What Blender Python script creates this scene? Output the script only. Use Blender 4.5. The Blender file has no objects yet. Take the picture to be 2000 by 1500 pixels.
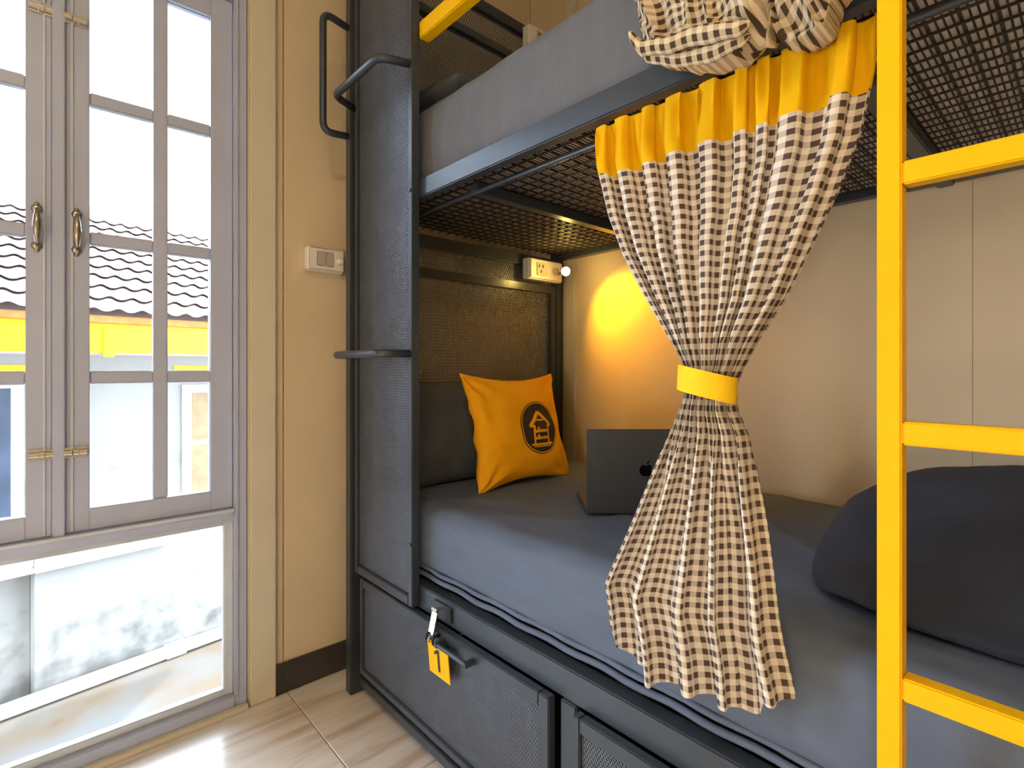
import bpy, bmesh, math, random
from mathutils import Matrix, Vector, noise
random.seed(7)
scene = bpy.context.scene
COL = scene.collection

# ------------------------------------------------------------------ camera, sky, sun, exposure
cam_d = bpy.data.cameras.new('camera'); cam = bpy.data.objects.new('camera', cam_d); COL.objects.link(cam)
cam_d.sensor_width = 36.0; cam_d.lens = 36.0 * 1032.07 / 2000.0
cam_d.shift_y = -32.24 / 2000.0; cam_d.clip_start = 0.02
cam.location = (0, 0, 1.10); cam.rotation_euler = (math.radians(90), 0, -math.atan2(.6709, .7415))
scene.camera = cam

world = bpy.data.worlds.new('sky'); scene.world = world; world.use_nodes = True
bg = world.node_tree.nodes['Background']
bg.inputs['Color'].default_value = (0.68, 0.84, 1.0, 1); bg.inputs['Strength'].default_value = 11.0

sun_d = bpy.data.lights.new('sun', 'SUN'); sun_d.energy = 3.0; sun_d.angle = math.radians(1.0); sun_d.color = (1, .96, .9)
sun = bpy.data.objects.new('sun', sun_d); COL.objects.link(sun)
sun.rotation_euler = Vector((.30, .36, -.88)).to_track_quat('-Z', 'Y').to_euler()
# position of the added, unseen ceiling lamp (its light is made in its builder)
LAMP_AT = (-0.55, -0.35, 2.96); LAMP_W = 16.0; LAMP_COL = (1.0, .82, .58)
FILL_LAMP_AT = (-1.50, -.45, .90); FILL_LAMP_W = 38.0  # unseen globe lamp, added as frontal fill for the bunk
READ_W = 20.0; READ_COL = (1.0, .43, .0)

vs = scene.view_settings
vs.view_transform = 'Standard'; vs.look = 'None'; vs.gamma = 1.0; vs.use_curve_mapping = False; vs.exposure = 0.0
scene.display_settings.display_device = 'sRGB'
scene.cycles.max_bounces = 5; scene.cycles.diffuse_bounces = 3; scene.cycles.glossy_bounces = 2; scene.cycles.transparent_max_bounces = 10
scene.cycles.use_adaptive_sampling = True; scene.cycles.adaptive_threshold = .12; scene.cycles.adaptive_min_samples = 16
scene.cycles.sample_clamp_indirect = 6.0; scene.cycles.use_denoising = True
scene.cycles.caustics_reflective = False; scene.cycles.caustics_refractive = False

# ------------------------------------------------------------------ helpers
def lin(r, g, b):
    f = lambda c: c / 12.92 if c <= .04045 else ((c + .055) / 1.055) ** 2.4
    return (f(r / 255), f(g / 255), f(b / 255), 1)

def mat(name, col, rough=.5, metal=0., nscale=8., namt=.08, bump=0., bscale=60., spec=.5, stretch=(1, 1, 1), coat=0.):
    m = bpy.data.materials.new(name); m.use_nodes = True; nt = m.node_tree; N = nt.nodes; L = nt.links
    p = N['Principled BSDF']; p.inputs['Roughness'].default_value = rough; p.inputs['Metallic'].default_value = metal
    p.inputs['Specular IOR Level'].default_value = spec; p.inputs['Coat Weight'].default_value = coat
    tc = N.new('ShaderNodeTexCoord'); mp = N.new('ShaderNodeMapping'); mp.inputs['Scale'].default_value = stretch
    L.new(tc.outputs['Object'], mp.inputs['Vector'])
    nz = N.new('ShaderNodeTexNoise'); nz.inputs['Scale'].default_value = nscale; nz.inputs['Detail'].default_value = 4
    L.new(mp.outputs[0], nz.inputs['Vector'])
    rp = N.new('ShaderNodeValToRGB'); c = col
    rp.color_ramp.elements[0].position = .3; rp.color_ramp.elements[1].position = .7
    rp.color_ramp.elements[0].color = tuple(max(0, x * (1 - namt)) for x in c[:3]) + (1,)
    rp.color_ramp.elements[1].color = tuple(min(1, x * (1 + namt)) for x in c[:3]) + (1,)
    L.new(nz.outputs['Fac'], rp.inputs['Fac']); L.new(rp.outputs['Color'], p.inputs['Base Color'])
    if bump > 0:
        n2 = N.new('ShaderNodeTexNoise'); n2.inputs['Scale'].default_value = bscale; n2.inputs['Detail'].default_value = 3
        L.new(mp.outputs[0], n2.inputs['Vector'])
        bp = N.new('ShaderNodeBump'); bp.inputs['Strength'].default_value = bump; bp.inputs['Distance'].default_value = .01
        L.new(n2.outputs['Fac'], bp.inputs['Height']); L.new(bp.outputs[0], p.inputs['Normal'])
    return m

def emit(name, col, strength):
    m = bpy.data.materials.new(name); m.use_nodes = True; N = m.node_tree.nodes
    p = N['Principled BSDF']; p.inputs['Base Color'].default_value = (1, 1, 1, 1)
    p.inputs['Emission Color'].default_value = col; p.inputs['Emission Strength'].default_value = strength
    return m

def glass_mat(name, tint=(1, 1, 1, 1)):
    m = bpy.data.materials.new(name); m.use_nodes = True; nt = m.node_tree; N = nt.nodes; L = nt.links
    N.remove(N['Principled BSDF']); out = N['Material Output']
    t = N.new('ShaderNodeBsdfTransparent'); t.inputs[0].default_value = tint
    g = N.new('ShaderNodeBsdfGlossy'); g.inputs['Roughness'].default_value = .02
    fr = N.new('ShaderNodeFresnel'); fr.inputs[0].default_value = 1.25
    mx = N.new('ShaderNodeMixShader'); L.new(fr.outputs[0], mx.inputs[0]); L.new(t.outputs[0], mx.inputs[1]); L.new(g.outputs[0], mx.inputs[2])
    L.new(mx.outputs[0], out.inputs['Surface']); return m

def gingham(name, light, mid, dark, period=.0175, transl=.22):
    m = bpy.data.materials.new(name); m.use_nodes = True; nt = m.node_tree; N = nt.nodes; L = nt.links
    p = N['Principled BSDF']; p.inputs['Roughness'].default_value = .9; p.inputs['Specular IOR Level'].default_value = .1
    uv = N.new('ShaderNodeUVMap'); sp = N.new('ShaderNodeSeparateXYZ'); L.new(uv.outputs[0], sp.inputs[0])
    bands = []
    for k in (0, 1):
        d = N.new('ShaderNodeMath'); d.operation = 'DIVIDE'; d.inputs[1].default_value = period; L.new(sp.outputs[k], d.inputs[0])
        fr = N.new('ShaderNodeMath'); fr.operation = 'FRACT'; L.new(d.outputs[0], fr.inputs[0])
        lt = N.new('ShaderNodeMath'); lt.operation = 'LESS_THAN'; lt.inputs[1].default_value = .5; L.new(fr.outputs[0], lt.inputs[0])
        bands.append(lt)
    s = N.new('ShaderNodeMath'); s.operation = 'ADD'; L.new(bands[0].outputs[0], s.inputs[0]); L.new(bands[1].outputs[0], s.inputs[1])
    h = N.new('ShaderNodeMath'); h.operation = 'MULTIPLY'; h.inputs[1].default_value = .5; L.new(s.outputs[0], h.inputs[0])
    rp = N.new('ShaderNodeValToRGB'); rp.color_ramp.interpolation = 'CONSTANT'
    rp.color_ramp.elements[0].position = 0; rp.color_ramp.elements[0].color = light
    rp.color_ramp.elements[1].position = .8; rp.color_ramp.elements[1].color = dark
    e = rp.color_ramp.elements.new(.3); e.color = mid
    L.new(h.outputs[0], rp.inputs['Fac']); L.new(rp.outputs[0], p.inputs['Base Color'])
    tr = N.new('ShaderNodeBsdfTranslucent'); L.new(rp.outputs[0], tr.inputs[0])
    mx = N.new('ShaderNodeMixShader'); mx.inputs[0].default_value = transl
    L.new(p.outputs[0], mx.inputs[1]); L.new(tr.outputs[0], mx.inputs[2]); L.new(mx.outputs[0], N['Material Output'].inputs['Surface'])
    return m

def translucent(m, amt):
    N = m.node_tree.nodes; L = m.node_tree.links; p = N['Principled BSDF']
    src = p.inputs['Base Color'].links[0].from_socket
    tr = N.new('ShaderNodeBsdfTranslucent'); L.new(src, tr.inputs[0])
    mx = N.new('ShaderNodeMixShader'); mx.inputs[0].default_value = amt
    L.new(p.outputs[0], mx.inputs[1]); L.new(tr.outputs[0], mx.inputs[2]); L.new(mx.outputs[0], N['Material Output'].inputs['Surface'])
    return m

def tag(o, label=None, cat=None, group=None, kind=None):
    if label: o['label'] = label
    if cat: o['category'] = cat
    if group: o['group'] = group
    if kind: o['kind'] = kind
    return o

def attach(o, parent):
    if parent is not None:
        o.parent = parent
        if parent.get('local_frame'): return
        if parent.type == 'EMPTY': o.matrix_parent_inverse = Matrix.Translation(-parent.location)

def empty(name, loc, label, cat, group=None, rz=0, local=False):
    o = bpy.data.objects.new(name, None); o.location = loc; o.rotation_euler = (0, 0, rz); o.empty_display_size = .1
    COL.objects.link(o); tag(o, label, cat, group)
    if local: o['local_frame'] = True
    return o

class MB:
    """collects shapes of ONE part"""
    def __init__(s): s.v = []; s.f = []; s.uv = None
    def add(s, v, f):
        n = len(s.v); s.v += [tuple(x) for x in v]; s.f += [tuple(i + n for i in q) for q in f]; return s
    def box(s, x0, x1, y0, y1, z0, z1):
        return s.add([(x, y, z) for x in (x0, x1) for y in (y0, y1) for z in (z0, z1)],
                     [(0, 1, 3, 2), (4, 6, 7, 5), (0, 4, 5, 1), (2, 3, 7, 6), (0, 2, 6, 4), (1, 5, 7, 3)])
    def bar(s, a, b, w, h, up=(0, 0, 1)):
        a = Vector(a); b = Vector(b); d = (b - a).normalized(); sd = d.cross(Vector(up)).normalized(); u = sd.cross(d)
        v = [p + sd * (i * w / 2) + u * (j * h / 2) for p in (a, b) for i in (-1, 1) for j in (-1, 1)]
        return s.add(v, [(0, 1, 3, 2), (4, 6, 7, 5), (0, 4, 5, 1), (2, 3, 7, 6), (0, 2, 6, 4), (1, 5, 7, 3)])
    def tube(s, pts, r, n=12, caps=True):
        pts = [Vector(p) for p in pts]; rs = r if isinstance(r, (list, tuple)) else [r] * len(pts); rings = []; ref = None
        base = len(s.v); vs_, fs_ = [], []
        for i, p in enumerate(pts):
            d = (pts[min(i + 1, len(pts) - 1)] - pts[max(i - 1, 0)]).normalized()
            if ref is None:
                ref = d.orthogonal().normalized()
            ref = (ref - d * ref.dot(d)).normalized(); b = d.cross(ref)
            vs_ += [p + (ref * math.cos(2 * math.pi * k / n) + b * math.sin(2 * math.pi * k / n)) * rs[i] for k in range(n)]
        for i in range(len(pts) - 1):
            for k in range(n): fs_.append((i * n + k, i * n + (k + 1) % n, (i + 1) * n + (k + 1) % n, (i + 1) * n + k))
        if caps: fs_ += [tuple(range(n))[::-1], tuple(range((len(pts) - 1) * n, len(pts) * n))]
        return s.add(vs_, fs_)
    def grid(s, P, closed_u=False):
        """P[row][col] points"""
        nr, nc = len(P), len(P[0]); v = [p for r in P for p in r]; f = []
        for i in range(nr - 1):
            for j in range(nc if closed_u else nc - 1):
                k = (j + 1) % nc; f.append((i * nc + j, i * nc + k, (i + 1) * nc + k, (i + 1) * nc + j))
        return s.add(v, f)
    def build(s, name, m, parent=None, bevel=0., smooth=False, uvs=None, seg=2, kind=None, label=None, fix=True):
        me = bpy.data.meshes.new(name); me.from_pydata(s.v, [], s.f); me.update()
        if uvs:
            ul = me.uv_layers.new(name='UVMap')
            for lp in me.loops: ul.data[lp.index].uv = uvs[lp.vertex_index]
        if bevel > 0 or fix:
            bm = bmesh.new(); bm.from_mesh(me)
            bmesh.ops.recalc_face_normals(bm, faces=bm.faces)
            if bevel > 0:
                ed = [e for e in bm.edges if len(e.link_faces) == 2 and e.calc_face_angle() > .6]
                bmesh.ops.bevel(bm, geom=ed, offset=bevel, segments=seg, affect='EDGES', clamp_overlap=True)
            bm.to_mesh(me); bm.free()
        if smooth:
            for p in me.polygons: p.use_smooth = True
        o = bpy.data.objects.new(name, me); COL.objects.link(o); me.materials.append(m); attach(o, parent)
        if kind: o['kind'] = kind
        if label: o['label'] = label
        return o

def box(name, m, parent, x0, x1, y0, y1, z0, z1, bevel=.002, **k):
    return MB().box(x0, x1, y0, y1, z0, z1).build(name, m, parent, bevel, **k)

def arc_path(pts, r=.03, n=6):
    """round the inner corners of a polyline"""
    pts = [Vector(p) for p in pts]; out = [pts[0]]
    for i in range(1, len(pts) - 1):
        a, b, c = pts[i - 1], pts[i], pts[i + 1]; d1 = (a - b).normalized(); d2 = (c - b).normalized()
        p1 = b + d1 * r; p2 = b + d2 * r
        for k in range(n + 1):
            t = k / n; out.append(p1 * (1 - t) ** 2 + b * 2 * t * (1 - t) + p2 * t * t)
    return out + [pts[-1]]

def interp(x, xs, ys):
    if xs[0] > xs[-1]: xs, ys = xs[::-1], ys[::-1]
    if x <= xs[0]: return ys[0]
    for i in range(len(xs) - 1):
        if x <= xs[i + 1]:
            t = (x - xs[i]) / (xs[i + 1] - xs[i] + 1e-9); return ys[i] * (1 - t) + ys[i + 1] * t
    return ys[-1]

def sstep(a, b, x):
    t = min(1, max(0, (x - a) / (b - a))); return t * t * (3 - 2 * t)

def diamond_mesh(u0, u1, v0, v1, pitch, w, t, place, ang=60):
    """expanded-metal strands clipped to a rectangle; place(u,v,d)->xyz, d = depth"""
    mb = MB(); k = math.tan(math.radians(ang)); U, V = u1 - u0, v1 - v0; run = V / k
    hw = w / 2 / math.sin(math.radians(ang))
    for sgn in (1, -1):
        n = int((U + run) / pitch) + 2
        for i in range(n):
            c = -run + i * pitch                      # u at v=0 for sgn=+1
            ua, ub = (c, c + run) if sgn > 0 else (c + run, c)
            lo, hi = 0.0, 1.0; du = ub - ua
            ta, tb = (0 - ua) / du, (U - ua) / du
            lo = max(lo, min(ta, tb)); hi = min(hi, max(ta, tb))
            if hi - lo < 1e-4: continue
            A = (u0 + ua + du * lo, v0 + V * lo); B = (u0 + ua + du * hi, v0 + V * hi)
            d0 = 0 if sgn > 0 else t * .5
            mb.add([place(A[0] - hw, A[1], d0), place(A[0] + hw, A[1], d0), place(B[0] + hw, B[1], d0), place(B[0] - hw, B[1], d0),
                    place(A[0] - hw, A[1], d0 + t), place(A[0] + hw, A[1], d0 + t), place(B[0] + hw, B[1], d0 + t), place(B[0] - hw, B[1], d0 + t)],
                   [(0, 1, 2, 3), (7, 6, 5, 4), (0, 4, 5, 1), (1, 5, 6, 2), (2, 6, 7, 3), (3, 7, 4, 0)])
    return mb

# ------------------------------------------------------------------ materials
M = {}
M['wall'] = mat('cream_wall', lin(222, 202, 168), .55, nscale=3, namt=.03, bump=.03, bscale=120)
M['casing'] = mat('cream_casing', lin(216, 206, 184), .4, nscale=5, namt=.03)
M['joint'] = mat('wall_joint', lin(120, 100, 75), .8)
M['ceil'] = mat('ceiling_white', lin(235, 228, 212), .8)
M['frame'] = mat('window_frame_grey', lin(182, 190, 216), .35, nscale=4, namt=.04)
M['stop'] = mat('window_stop_bluish', lin(205, 212, 222), .3)
M['glass'] = glass_mat('clear_glass')
M['chrome'] = mat('satin_chrome', lin(205, 200, 190), .22, 1.0, bump=.02)
M['brass'] = mat('aged_nickel', lin(176, 166, 154), .28, 1.0, nscale=30, namt=.2)
M['metal'] = mat('charcoal_powder_coat', lin(62, 68, 77), .30, .25, nscale=20, namt=.06, bump=.03, bscale=300)
M['meshm'] = mat('charcoal_mesh', lin(92, 98, 110), .42, .35, nscale=15, namt=.08)
M['dark'] = mat('black_metal', lin(24, 25, 28), .45, .2)
M['lockshade'] = mat('locker_shade', lin(26, 28, 32), .7)  # near-black colour stands in for the shade under the bed
M['wire'] = mat('dark_wire', lin(48, 44, 42), .5, .3)
M['yellow'] = mat('yellow_paint', lin(240, 184, 0), .45, nscale=6, namt=.04, spec=.2)
M['sheet'] = mat('grey_sheet_lower', lin(96, 106, 125), .85, nscale=20, namt=.05, bump=.9, bscale=7, spec=.2, stretch=(1, .45, 1.6))
M['sheet_up'] = mat('grey_sheet_upper', lin(104, 106, 112), .85, nscale=26, namt=.05, bump=.75, bscale=26, spec=.2, stretch=(1, 1, .14))
M['under'] = mat('mattress_underside', lin(232, 224, 220), .9, nscale=9, namt=.08, spec=.1)
M['pillow'] = mat('dark_grey_cotton', lin(84, 88, 92), .85, nscale=14, namt=.08, bump=.15, bscale=14, spec=.2)
M['navy'] = mat('navy_cotton', lin(50, 54, 66), .8, nscale=12, namt=.1, bump=.8, bscale=8, spec=.25, stretch=(1, 1, 1))
M['orange'] = mat('orange_cotton', lin(255, 178, 20), .8, nscale=10, namt=.05, bump=.14, bscale=14, spec=.2)
M['ink'] = mat('dark_brown_print', lin(48, 38, 34), .75)
M['header'] = translucent(mat('orange_yellow_cotton', lin(255, 196, 12), .8, nscale=12, namt=.05, spec=.15), .25)
M['tie'] = mat('yellow_felt', lin(255, 204, 12), .85, nscale=40, namt=.05, bump=.1, bscale=200)
M['check'] = gingham('grey_check_cotton', lin(240, 232, 220), lin(206, 192, 176), lin(92, 78, 73))
M['checkup'] = gingham('olive_check_cotton', lin(236, 220, 192), lin(200, 180, 148), lin(84, 70, 58))
M['laptop'] = mat('space_grey_aluminium', lin(76, 82, 92), .38, .6, nscale=40, namt=.03)
M['keys'] = mat('black_keys', lin(20, 20, 22), .5)
M['logo'] = mat('mirror_black', lin(40, 40, 44), .08, .9)
M['white'] = mat('white_plastic', lin(238, 232, 222), .35, namt=.02)
M['whited'] = mat('grey_plastic', lin(190, 180, 165), .4)
M['rubber'] = mat('slot_black', lin(40, 36, 32), .7)
M['base'] = mat('baseboard_tile_dark', lin(62, 56, 56), .45, nscale=7, namt=.2)
M['grout'] = mat('grout', lin(214, 204, 192), .9)

def wood_tile():
    m = bpy.data.materials.new('wood_look_tile'); m.use_nodes = True; nt = m.node_tree; N = nt.nodes; L = nt.links
    p = N['Principled BSDF']; p.inputs['Roughness'].default_value = .22; p.inputs['Specular IOR Level'].default_value = .9
    tc = N.new('ShaderNodeTexCoord'); oi = N.new('ShaderNodeObjectInfo')
    ad = N.new('ShaderNodeVectorMath'); ad.operation = 'ADD'; L.new(tc.outputs['Object'], ad.inputs[0])
    cb = N.new('ShaderNodeCombineXYZ'); ml = N.new('ShaderNodeMath'); ml.operation = 'MULTIPLY'; ml.inputs[1].default_value = 9
    L.new(oi.outputs['Random'], ml.inputs[0]); L.new(ml.outputs[0], cb.inputs[1]); L.new(cb.outputs[0], ad.inputs[1])
    mp = N.new('ShaderNodeMapping'); mp.inputs['Scale'].default_value = (1.2, 11, 1); L.new(ad.outputs[0], mp.inputs[0])
    n1 = N.new('ShaderNodeTexNoise'); n1.inputs['Scale'].default_value = 1.6; n1.inputs['Detail'].default_value = 6; n1.inputs['Distortion'].default_value = .8
    L.new(mp.outputs[0], n1.inputs['Vector'])
    rp = N.new('ShaderNodeValToRGB'); e = rp.color_ramp.elements
    e[0].position = .28; e[0].color = lin(208, 184, 164); e[1].position = .72; e[1].color = lin(248, 244, 242)
    x = e.new(.47); x.color = lin(238, 226, 214)
    L.new(n1.outputs['Fac'], rp.inputs[0])
    mp2 = N.new('ShaderNodeMapping'); mp2.inputs['Scale'].default_value = (2, 60, 1); L.new(ad.outputs[0], mp2.inputs[0])
    n2 = N.new('ShaderNodeTexNoise'); n2.inputs['Scale'].default_value = 3; L.new(mp2.outputs[0], n2.inputs['Vector'])
    mx = N.new('ShaderNodeMix'); mx.data_type = 'RGBA'; mx.blend_type = 'MULTIPLY'; mx.inputs['Factor'].default_value = .3
    L.new(rp.outputs[0], mx.inputs['A']); L.new(n2.outputs['Color'], mx.inputs['B'])
    r2 = N.new('ShaderNodeValToRGB'); r2.color_ramp.elements[0].color = (.75, .7, .66, 1); r2.color_ramp.elements[1].color = (1, 1, 1, 1)
    r2.color_ramp.elements[0].position = .3; r2.color_ramp.elements[1].position = .55
    L.new(n2.outputs['Fac'], r2.inputs[0]); L.new(r2.outputs[0], mx.inputs['B'])
    L.new(mx.outputs['Result'], p.inputs['Base Color']); return m
M['tile'] = wood_tile()

# ------------------------------------------------------------------ room shell
WY = 1.854; WX = 1.80; XL = -1.7; YR = -1.8; ZC = 3.0
H2 = 1.13 / 1.13
floor = MB().box(XL - .1, WX + .1, YR - .1, WY + .06, -.12, -.006).build('floor', M['grout'], None); tag(floor, kind='structure')
TS = .6; g = .0018
tile_me = None
xs = .6375
ix0 = math.floor((XL - xs) / TS); 
for i in range(ix0, int((WX - xs) / TS) + 1):
    for j in range(0, 7):
        x0 = max(xs + i * TS, XL); x1 = min(xs + (i + 1) * TS, WX); y1 = WY - .012 - j * TS; y0 = max(y1 - TS, YR)
        if x1 - x0 < .02 or y1 - y0 < .02: continue
        box('floor_tile', M['tile'], floor, x0 + g, x1 - g, y0 + g, y1 - g, -.012, 0, .0012, seg=1)
ceil = box('ceiling', M['ceil'], None, XL - .1, WX + .1, YR - .1, WY + .1, ZC, ZC + .12, 0); tag(ceil, kind='structure')
wl = box('wall_left', M['wall'], None, XL - .12, XL, YR - .1, WY + .1, -.1, ZC, 0); tag(wl, kind='structure')
wr = box('wall_rear', M['wall'], None, XL, WX, YR - .12, YR, -.1, ZC, 0); tag(wr, kind='structure')
# right wall: backing + panels with fine vertical joints
wrt = box('wall_right', M['joint'], None, WX + .008, WX + .12, YR - .1, WY + .1, -.1, ZC, 0); tag(wrt, kind='structure')
yy = [YR, -1.006, .214, WY]
for a, b in zip(yy[:-1], yy[1:]):
    box('wall_panel', M['wall'], wrt, WX, WX + .01, a + .0004, b - .0004, 0, ZC, .0004, seg=1)
# window wall (opening X -.42 .. .515, z 0 .. 2.36)
OX0, OX1, OZ = -.42, .515, 2.36
ww = MB(); ww.box(XL, OX0 - 1, WY + .01, WY + .14, -1.5, ZC); ww.box(OX1 - 1, OX0, WY + .01, WY + .14, -1.5, ZC); ww.box(OX1, WX + .1, WY + .01, WY + .14, -1.5, ZC)
ww.box(OX0, OX1, WY + .01, WY + .14, OZ, ZC); ww.box(OX0, OX1, WY + .012, WY + .14, -1.5, -.008); ww.box(OX0 - 1, OX1 - 1, WY + .01, WY + .14, OZ, ZC); ww.box(OX0 - 1, OX1 - 1, WY + .012, WY + .14, -1.5, -.008)
ww = ww.build('wall_window', M['joint'], None); tag(ww, kind='structure')
for a, b in ((OX1, .628), (.630, 1.80), (OX1 - 1, OX0), (XL, OX0 - 1)):
    box('wall_panel', M['wall'], ww, a + .0006, b - .0006, WY, WY + .012, 0, ZC, .0006, seg=1)
for dx in (0, -1):
    box('wall_panel', M['wall'], ww, OX0 + dx, OX1 + dx, WY, WY + .012, OZ, ZC, .0006, seg=1)
# casing boards around the opening
tr1 = box('trim_1', M['casing'], None, .520, .600, WY - .018, WY, 0, 2.50, .003); tag(tr1, kind='structure')
tr2 = box('trim_2', M['casing'], None, -.505, -.425, WY - .018, WY, 0, 2.50, .003); tag(tr2, kind='structure')
tr3 = box('trim_3', M['casing'], None, -.425, .520, WY - .018, WY, 2.37, 2.45, .003); tag(tr3, kind='structure')
tr5 = box('trim_5', M['casing'], None, -1.505, -1.425, WY - .018, WY, 0, 2.50, .003); tag(tr5, kind='structure')
tr6 = box('trim_6', M['casing'], None, -1.425, -.505, WY - .018, WY, 2.37, 2.45, .003); tag(tr6, kind='structure')
tr4 = box('trim_4', M['casing'], None, WX - .010, WX, 1.562, 1.612, .45, ZC, .002); tag(tr4, kind='structure')
# baseboards
bb = box('baseboard_window', M['grout'], None, .602, 1.798, WY - .006, WY - .0005, .001, .100, 0); tag(bb, kind='structure')
for a, b in ((.602, .6365), (.6395, 1.238), (1.241, 1.798)):
    box('baseboard_tile', M['base'], bb, a, b, WY - .013, WY - .005, .001, .102, .0015, seg=1)
bbl = box('baseboard_left', M['base'], None, XL, XL + .012, YR, WY, 0.001, .10, .001); tag(bbl, kind='structure')
bbr = box('baseboard_rear', M['base'], None, XL + .012, WX, YR, YR + .012, 0.001, .10, .001); tag(bbr, kind='structure')

# ------------------------------------------------------------------ window
win = bpy.data.objects.new('window_1', None); win.location = (.05, WY, 0); COL.objects.link(win); tag(win, 'tall grey framed window with two casements above a fixed pane', kind='structure')
F0, F1 = WY - .004, WY + .07
for nm, a in (('frame_stile', (.476, .513, F0, F1, 0, 2.36)), ('frame_stile', (-.415, -.378, F0, F1, 0, 2.36)),
              ('mullion', (.036, .062, F0, F1, .649, 2.275)), ('transom', (-.378, .476, F0, F1, .612, .649)),
              ('frame_head', (-.378, .476, F0, F1, 2.275, 2.36)), ('bottom_rail', (-.378, .476, F0 - .004, F1, 0, .052))):
    box(nm, M['frame'], win, *a, .0025)
# small bright beads in front of the frame
box('bead', M['frame'], win, .4785, .4865, F0 - .006, F0, 0.052, 2.30, .001)
box('threshold', M['casing'], win, -.378, .512, F0 - .022, F0 - .004, .0005, .018, .002)
box('transom_bead', M['stop'], win, -.378, .476, F0 - .006, F0, .640, .649, .001)
# fixed lower pane with bluish stops
box('glazing_stop', M['stop'], win, .450, .476, WY + .012, WY + .040, .052, .612, .002)
box('glazing_stop', M['stop'], win, -.378, -.352, WY + .012, WY + .040, .052, .612, .002)
box('glazing_stop', M['stop'], win, -.352, .450, WY + .012, WY + .040, .052, .074, .002)
box('glazing_stop', M['stop'], win, -.352, .450, WY + .012, WY + .040, .596, .612, .002)
box('pane', M['glass'], win, -.352, .450, WY + .024, WY + .028, .074, .596, 0)
def sash(x0, x1, hinge_left):
    """casement; x0<x1; the meeting side is next to the mullion"""
    s0, s1 = WY + .010, WY + .048
    gl, gr, gb, gt = (x0 + .052, x1 - .062, .711, 2.205) if hinge_left else (x0 + .062, x1 - .052, .711, 2.205)
    sb = MB(); sb.box(x0, gl, s0, s1, .652, 2.272); sb.box(gr, x1, s0, s1, .652, 2.272)
    sb.box(gl, gr, s0, s1, .652, gb); sb.box(gl, gr, s0, s1, gt, 2.272)
    sa = sb.build('sash', M['frame'], win, .002)
    xm = (gl + gr) / 2 + (.017 if hinge_left else -.017)
    for z in (1.055, 1.441, 1.828):
        for a, b in ((gl, xm - .018), (xm + .018, gr)):
            box('glazing_bar', M['frame'], sa, a, b, s0 + .006, s1 - .006, z, z + .035, .003)
    box('glazing_bar', M['frame'], sa, xm - .018, xm + .018, s0 + .005, s1 - .005, gb, gt, .003)
    zs = [gb, 1.055, 1.09, 1.441, 1.476, 1.828, 1.863, gt]
    for k in range(0, 8, 2):
        for a, b in ((gl, xm - .018), (xm + .018, gr)):
            box('pane', M['glass'], sa, a, b, s0 + .016, s0 + .020, zs[k], zs[k + 1], 0)
    # bead line on the meeting stile
    xb = x0 + .012 if hinge_left else x1 - .018
    box('stile_bead', M['stop'], sa, xb, xb + .005, s0 - .004, s0, .655, 2.27, .001)
    # pull handle
    hx = (x0 + .024) if hinge_left else (x1 - .030)
    hb = MB(); zc = 1.468
    pth = [(hx, s0 - .008, zc + .046), (hx, s0 - .020, zc + .040), (hx, s0 - .027, zc + .022), (hx, s0 - .029, zc), (hx, s0 - .027, zc - .022), (hx, s0 - .020, zc - .040), (hx, s0 - .008, zc - .046)]
    hb.tube(pth, [.0045, .005, .0075, .0095, .0075, .005, .0045], 12)
    for sg in (1, -1):
        hb.tube([(hx, s0, zc + sg * .048), (hx, s0 - .006, zc + sg * .048), (hx, s0 - .009, zc + sg * .048)], [.012, .011, .006], 16)
        hb.tube([(hx, s0, zc + sg * .060), (hx, s0 - .004, zc + sg * .060)], [.006, .005], 10)
    hb.build('pull_handle', M['brass'], sa, smooth=True, label='aged metal pull handle')
    # surface hinges on the mullion side
    for z in (.870, 2.045):
        hm = MB(); a, b = (x0 - .004, x0 + .046) if hinge_left else (x1 - .046, x1 + .004)
        hm.box(a, b, s0 - .003, s0, z - .014, z + .014)
        hm.tube([(a, s0 - .007, z), (a + .018, s0 - .007, z)], .008, 12); hm.tube([(a + .020, s0 - .007, z), (a + .031, s0 - .007, z)], .0095, 12); hm.tube([(a + .033, s0 - .007, z), (b, s0 - .007, z)], .008, 12)
        hm.build('hinge', M['chrome'], sa)
sash(.0624, .474, True)
sash(-.376, .0356, False)
def copy_tree(o, parent=None):
    c = o.copy(); COL.objects.link(c); c.parent = parent
    for ch in list(o.children): copy_tree(ch, c)
    return c
added_win = copy_tree(win); added_win.name = 'added_window'; added_win.location.x -= 1.0; added_win['label'] = 'unseen second grey framed window added further along the wall for daylight'  # unseen copy of the window, added to let in more daylight

# ------------------------------------------------------------------ wall switch
sw = empty('wall_switch', (.765, WY, 1.48), 'white surface-mounted switch box with knob on the cream wall beside the bunk', 'switch')
box('back_box', M['white'], sw, .698, .832, WY - .034, WY - .0005, 1.437, 1.522, .006, seg=3)
box('cover_plate', M['white'], sw, .702, .828, WY - .040, WY - .034, 1.441, 1.518, .003)
for a in (.728, .760):
    box('rocker', M['whited'], sw, a, a + .028, WY - .043, WY - .040, 1.455, 1.505, .002)
MB().tube([(.810, WY - .040, 1.478), (.810, WY - .054, 1.478), (.810, WY - .056, 1.478)], [.011, .010, .007], 18).build('dimmer_knob', M['white'], sw, smooth=False)

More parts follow.
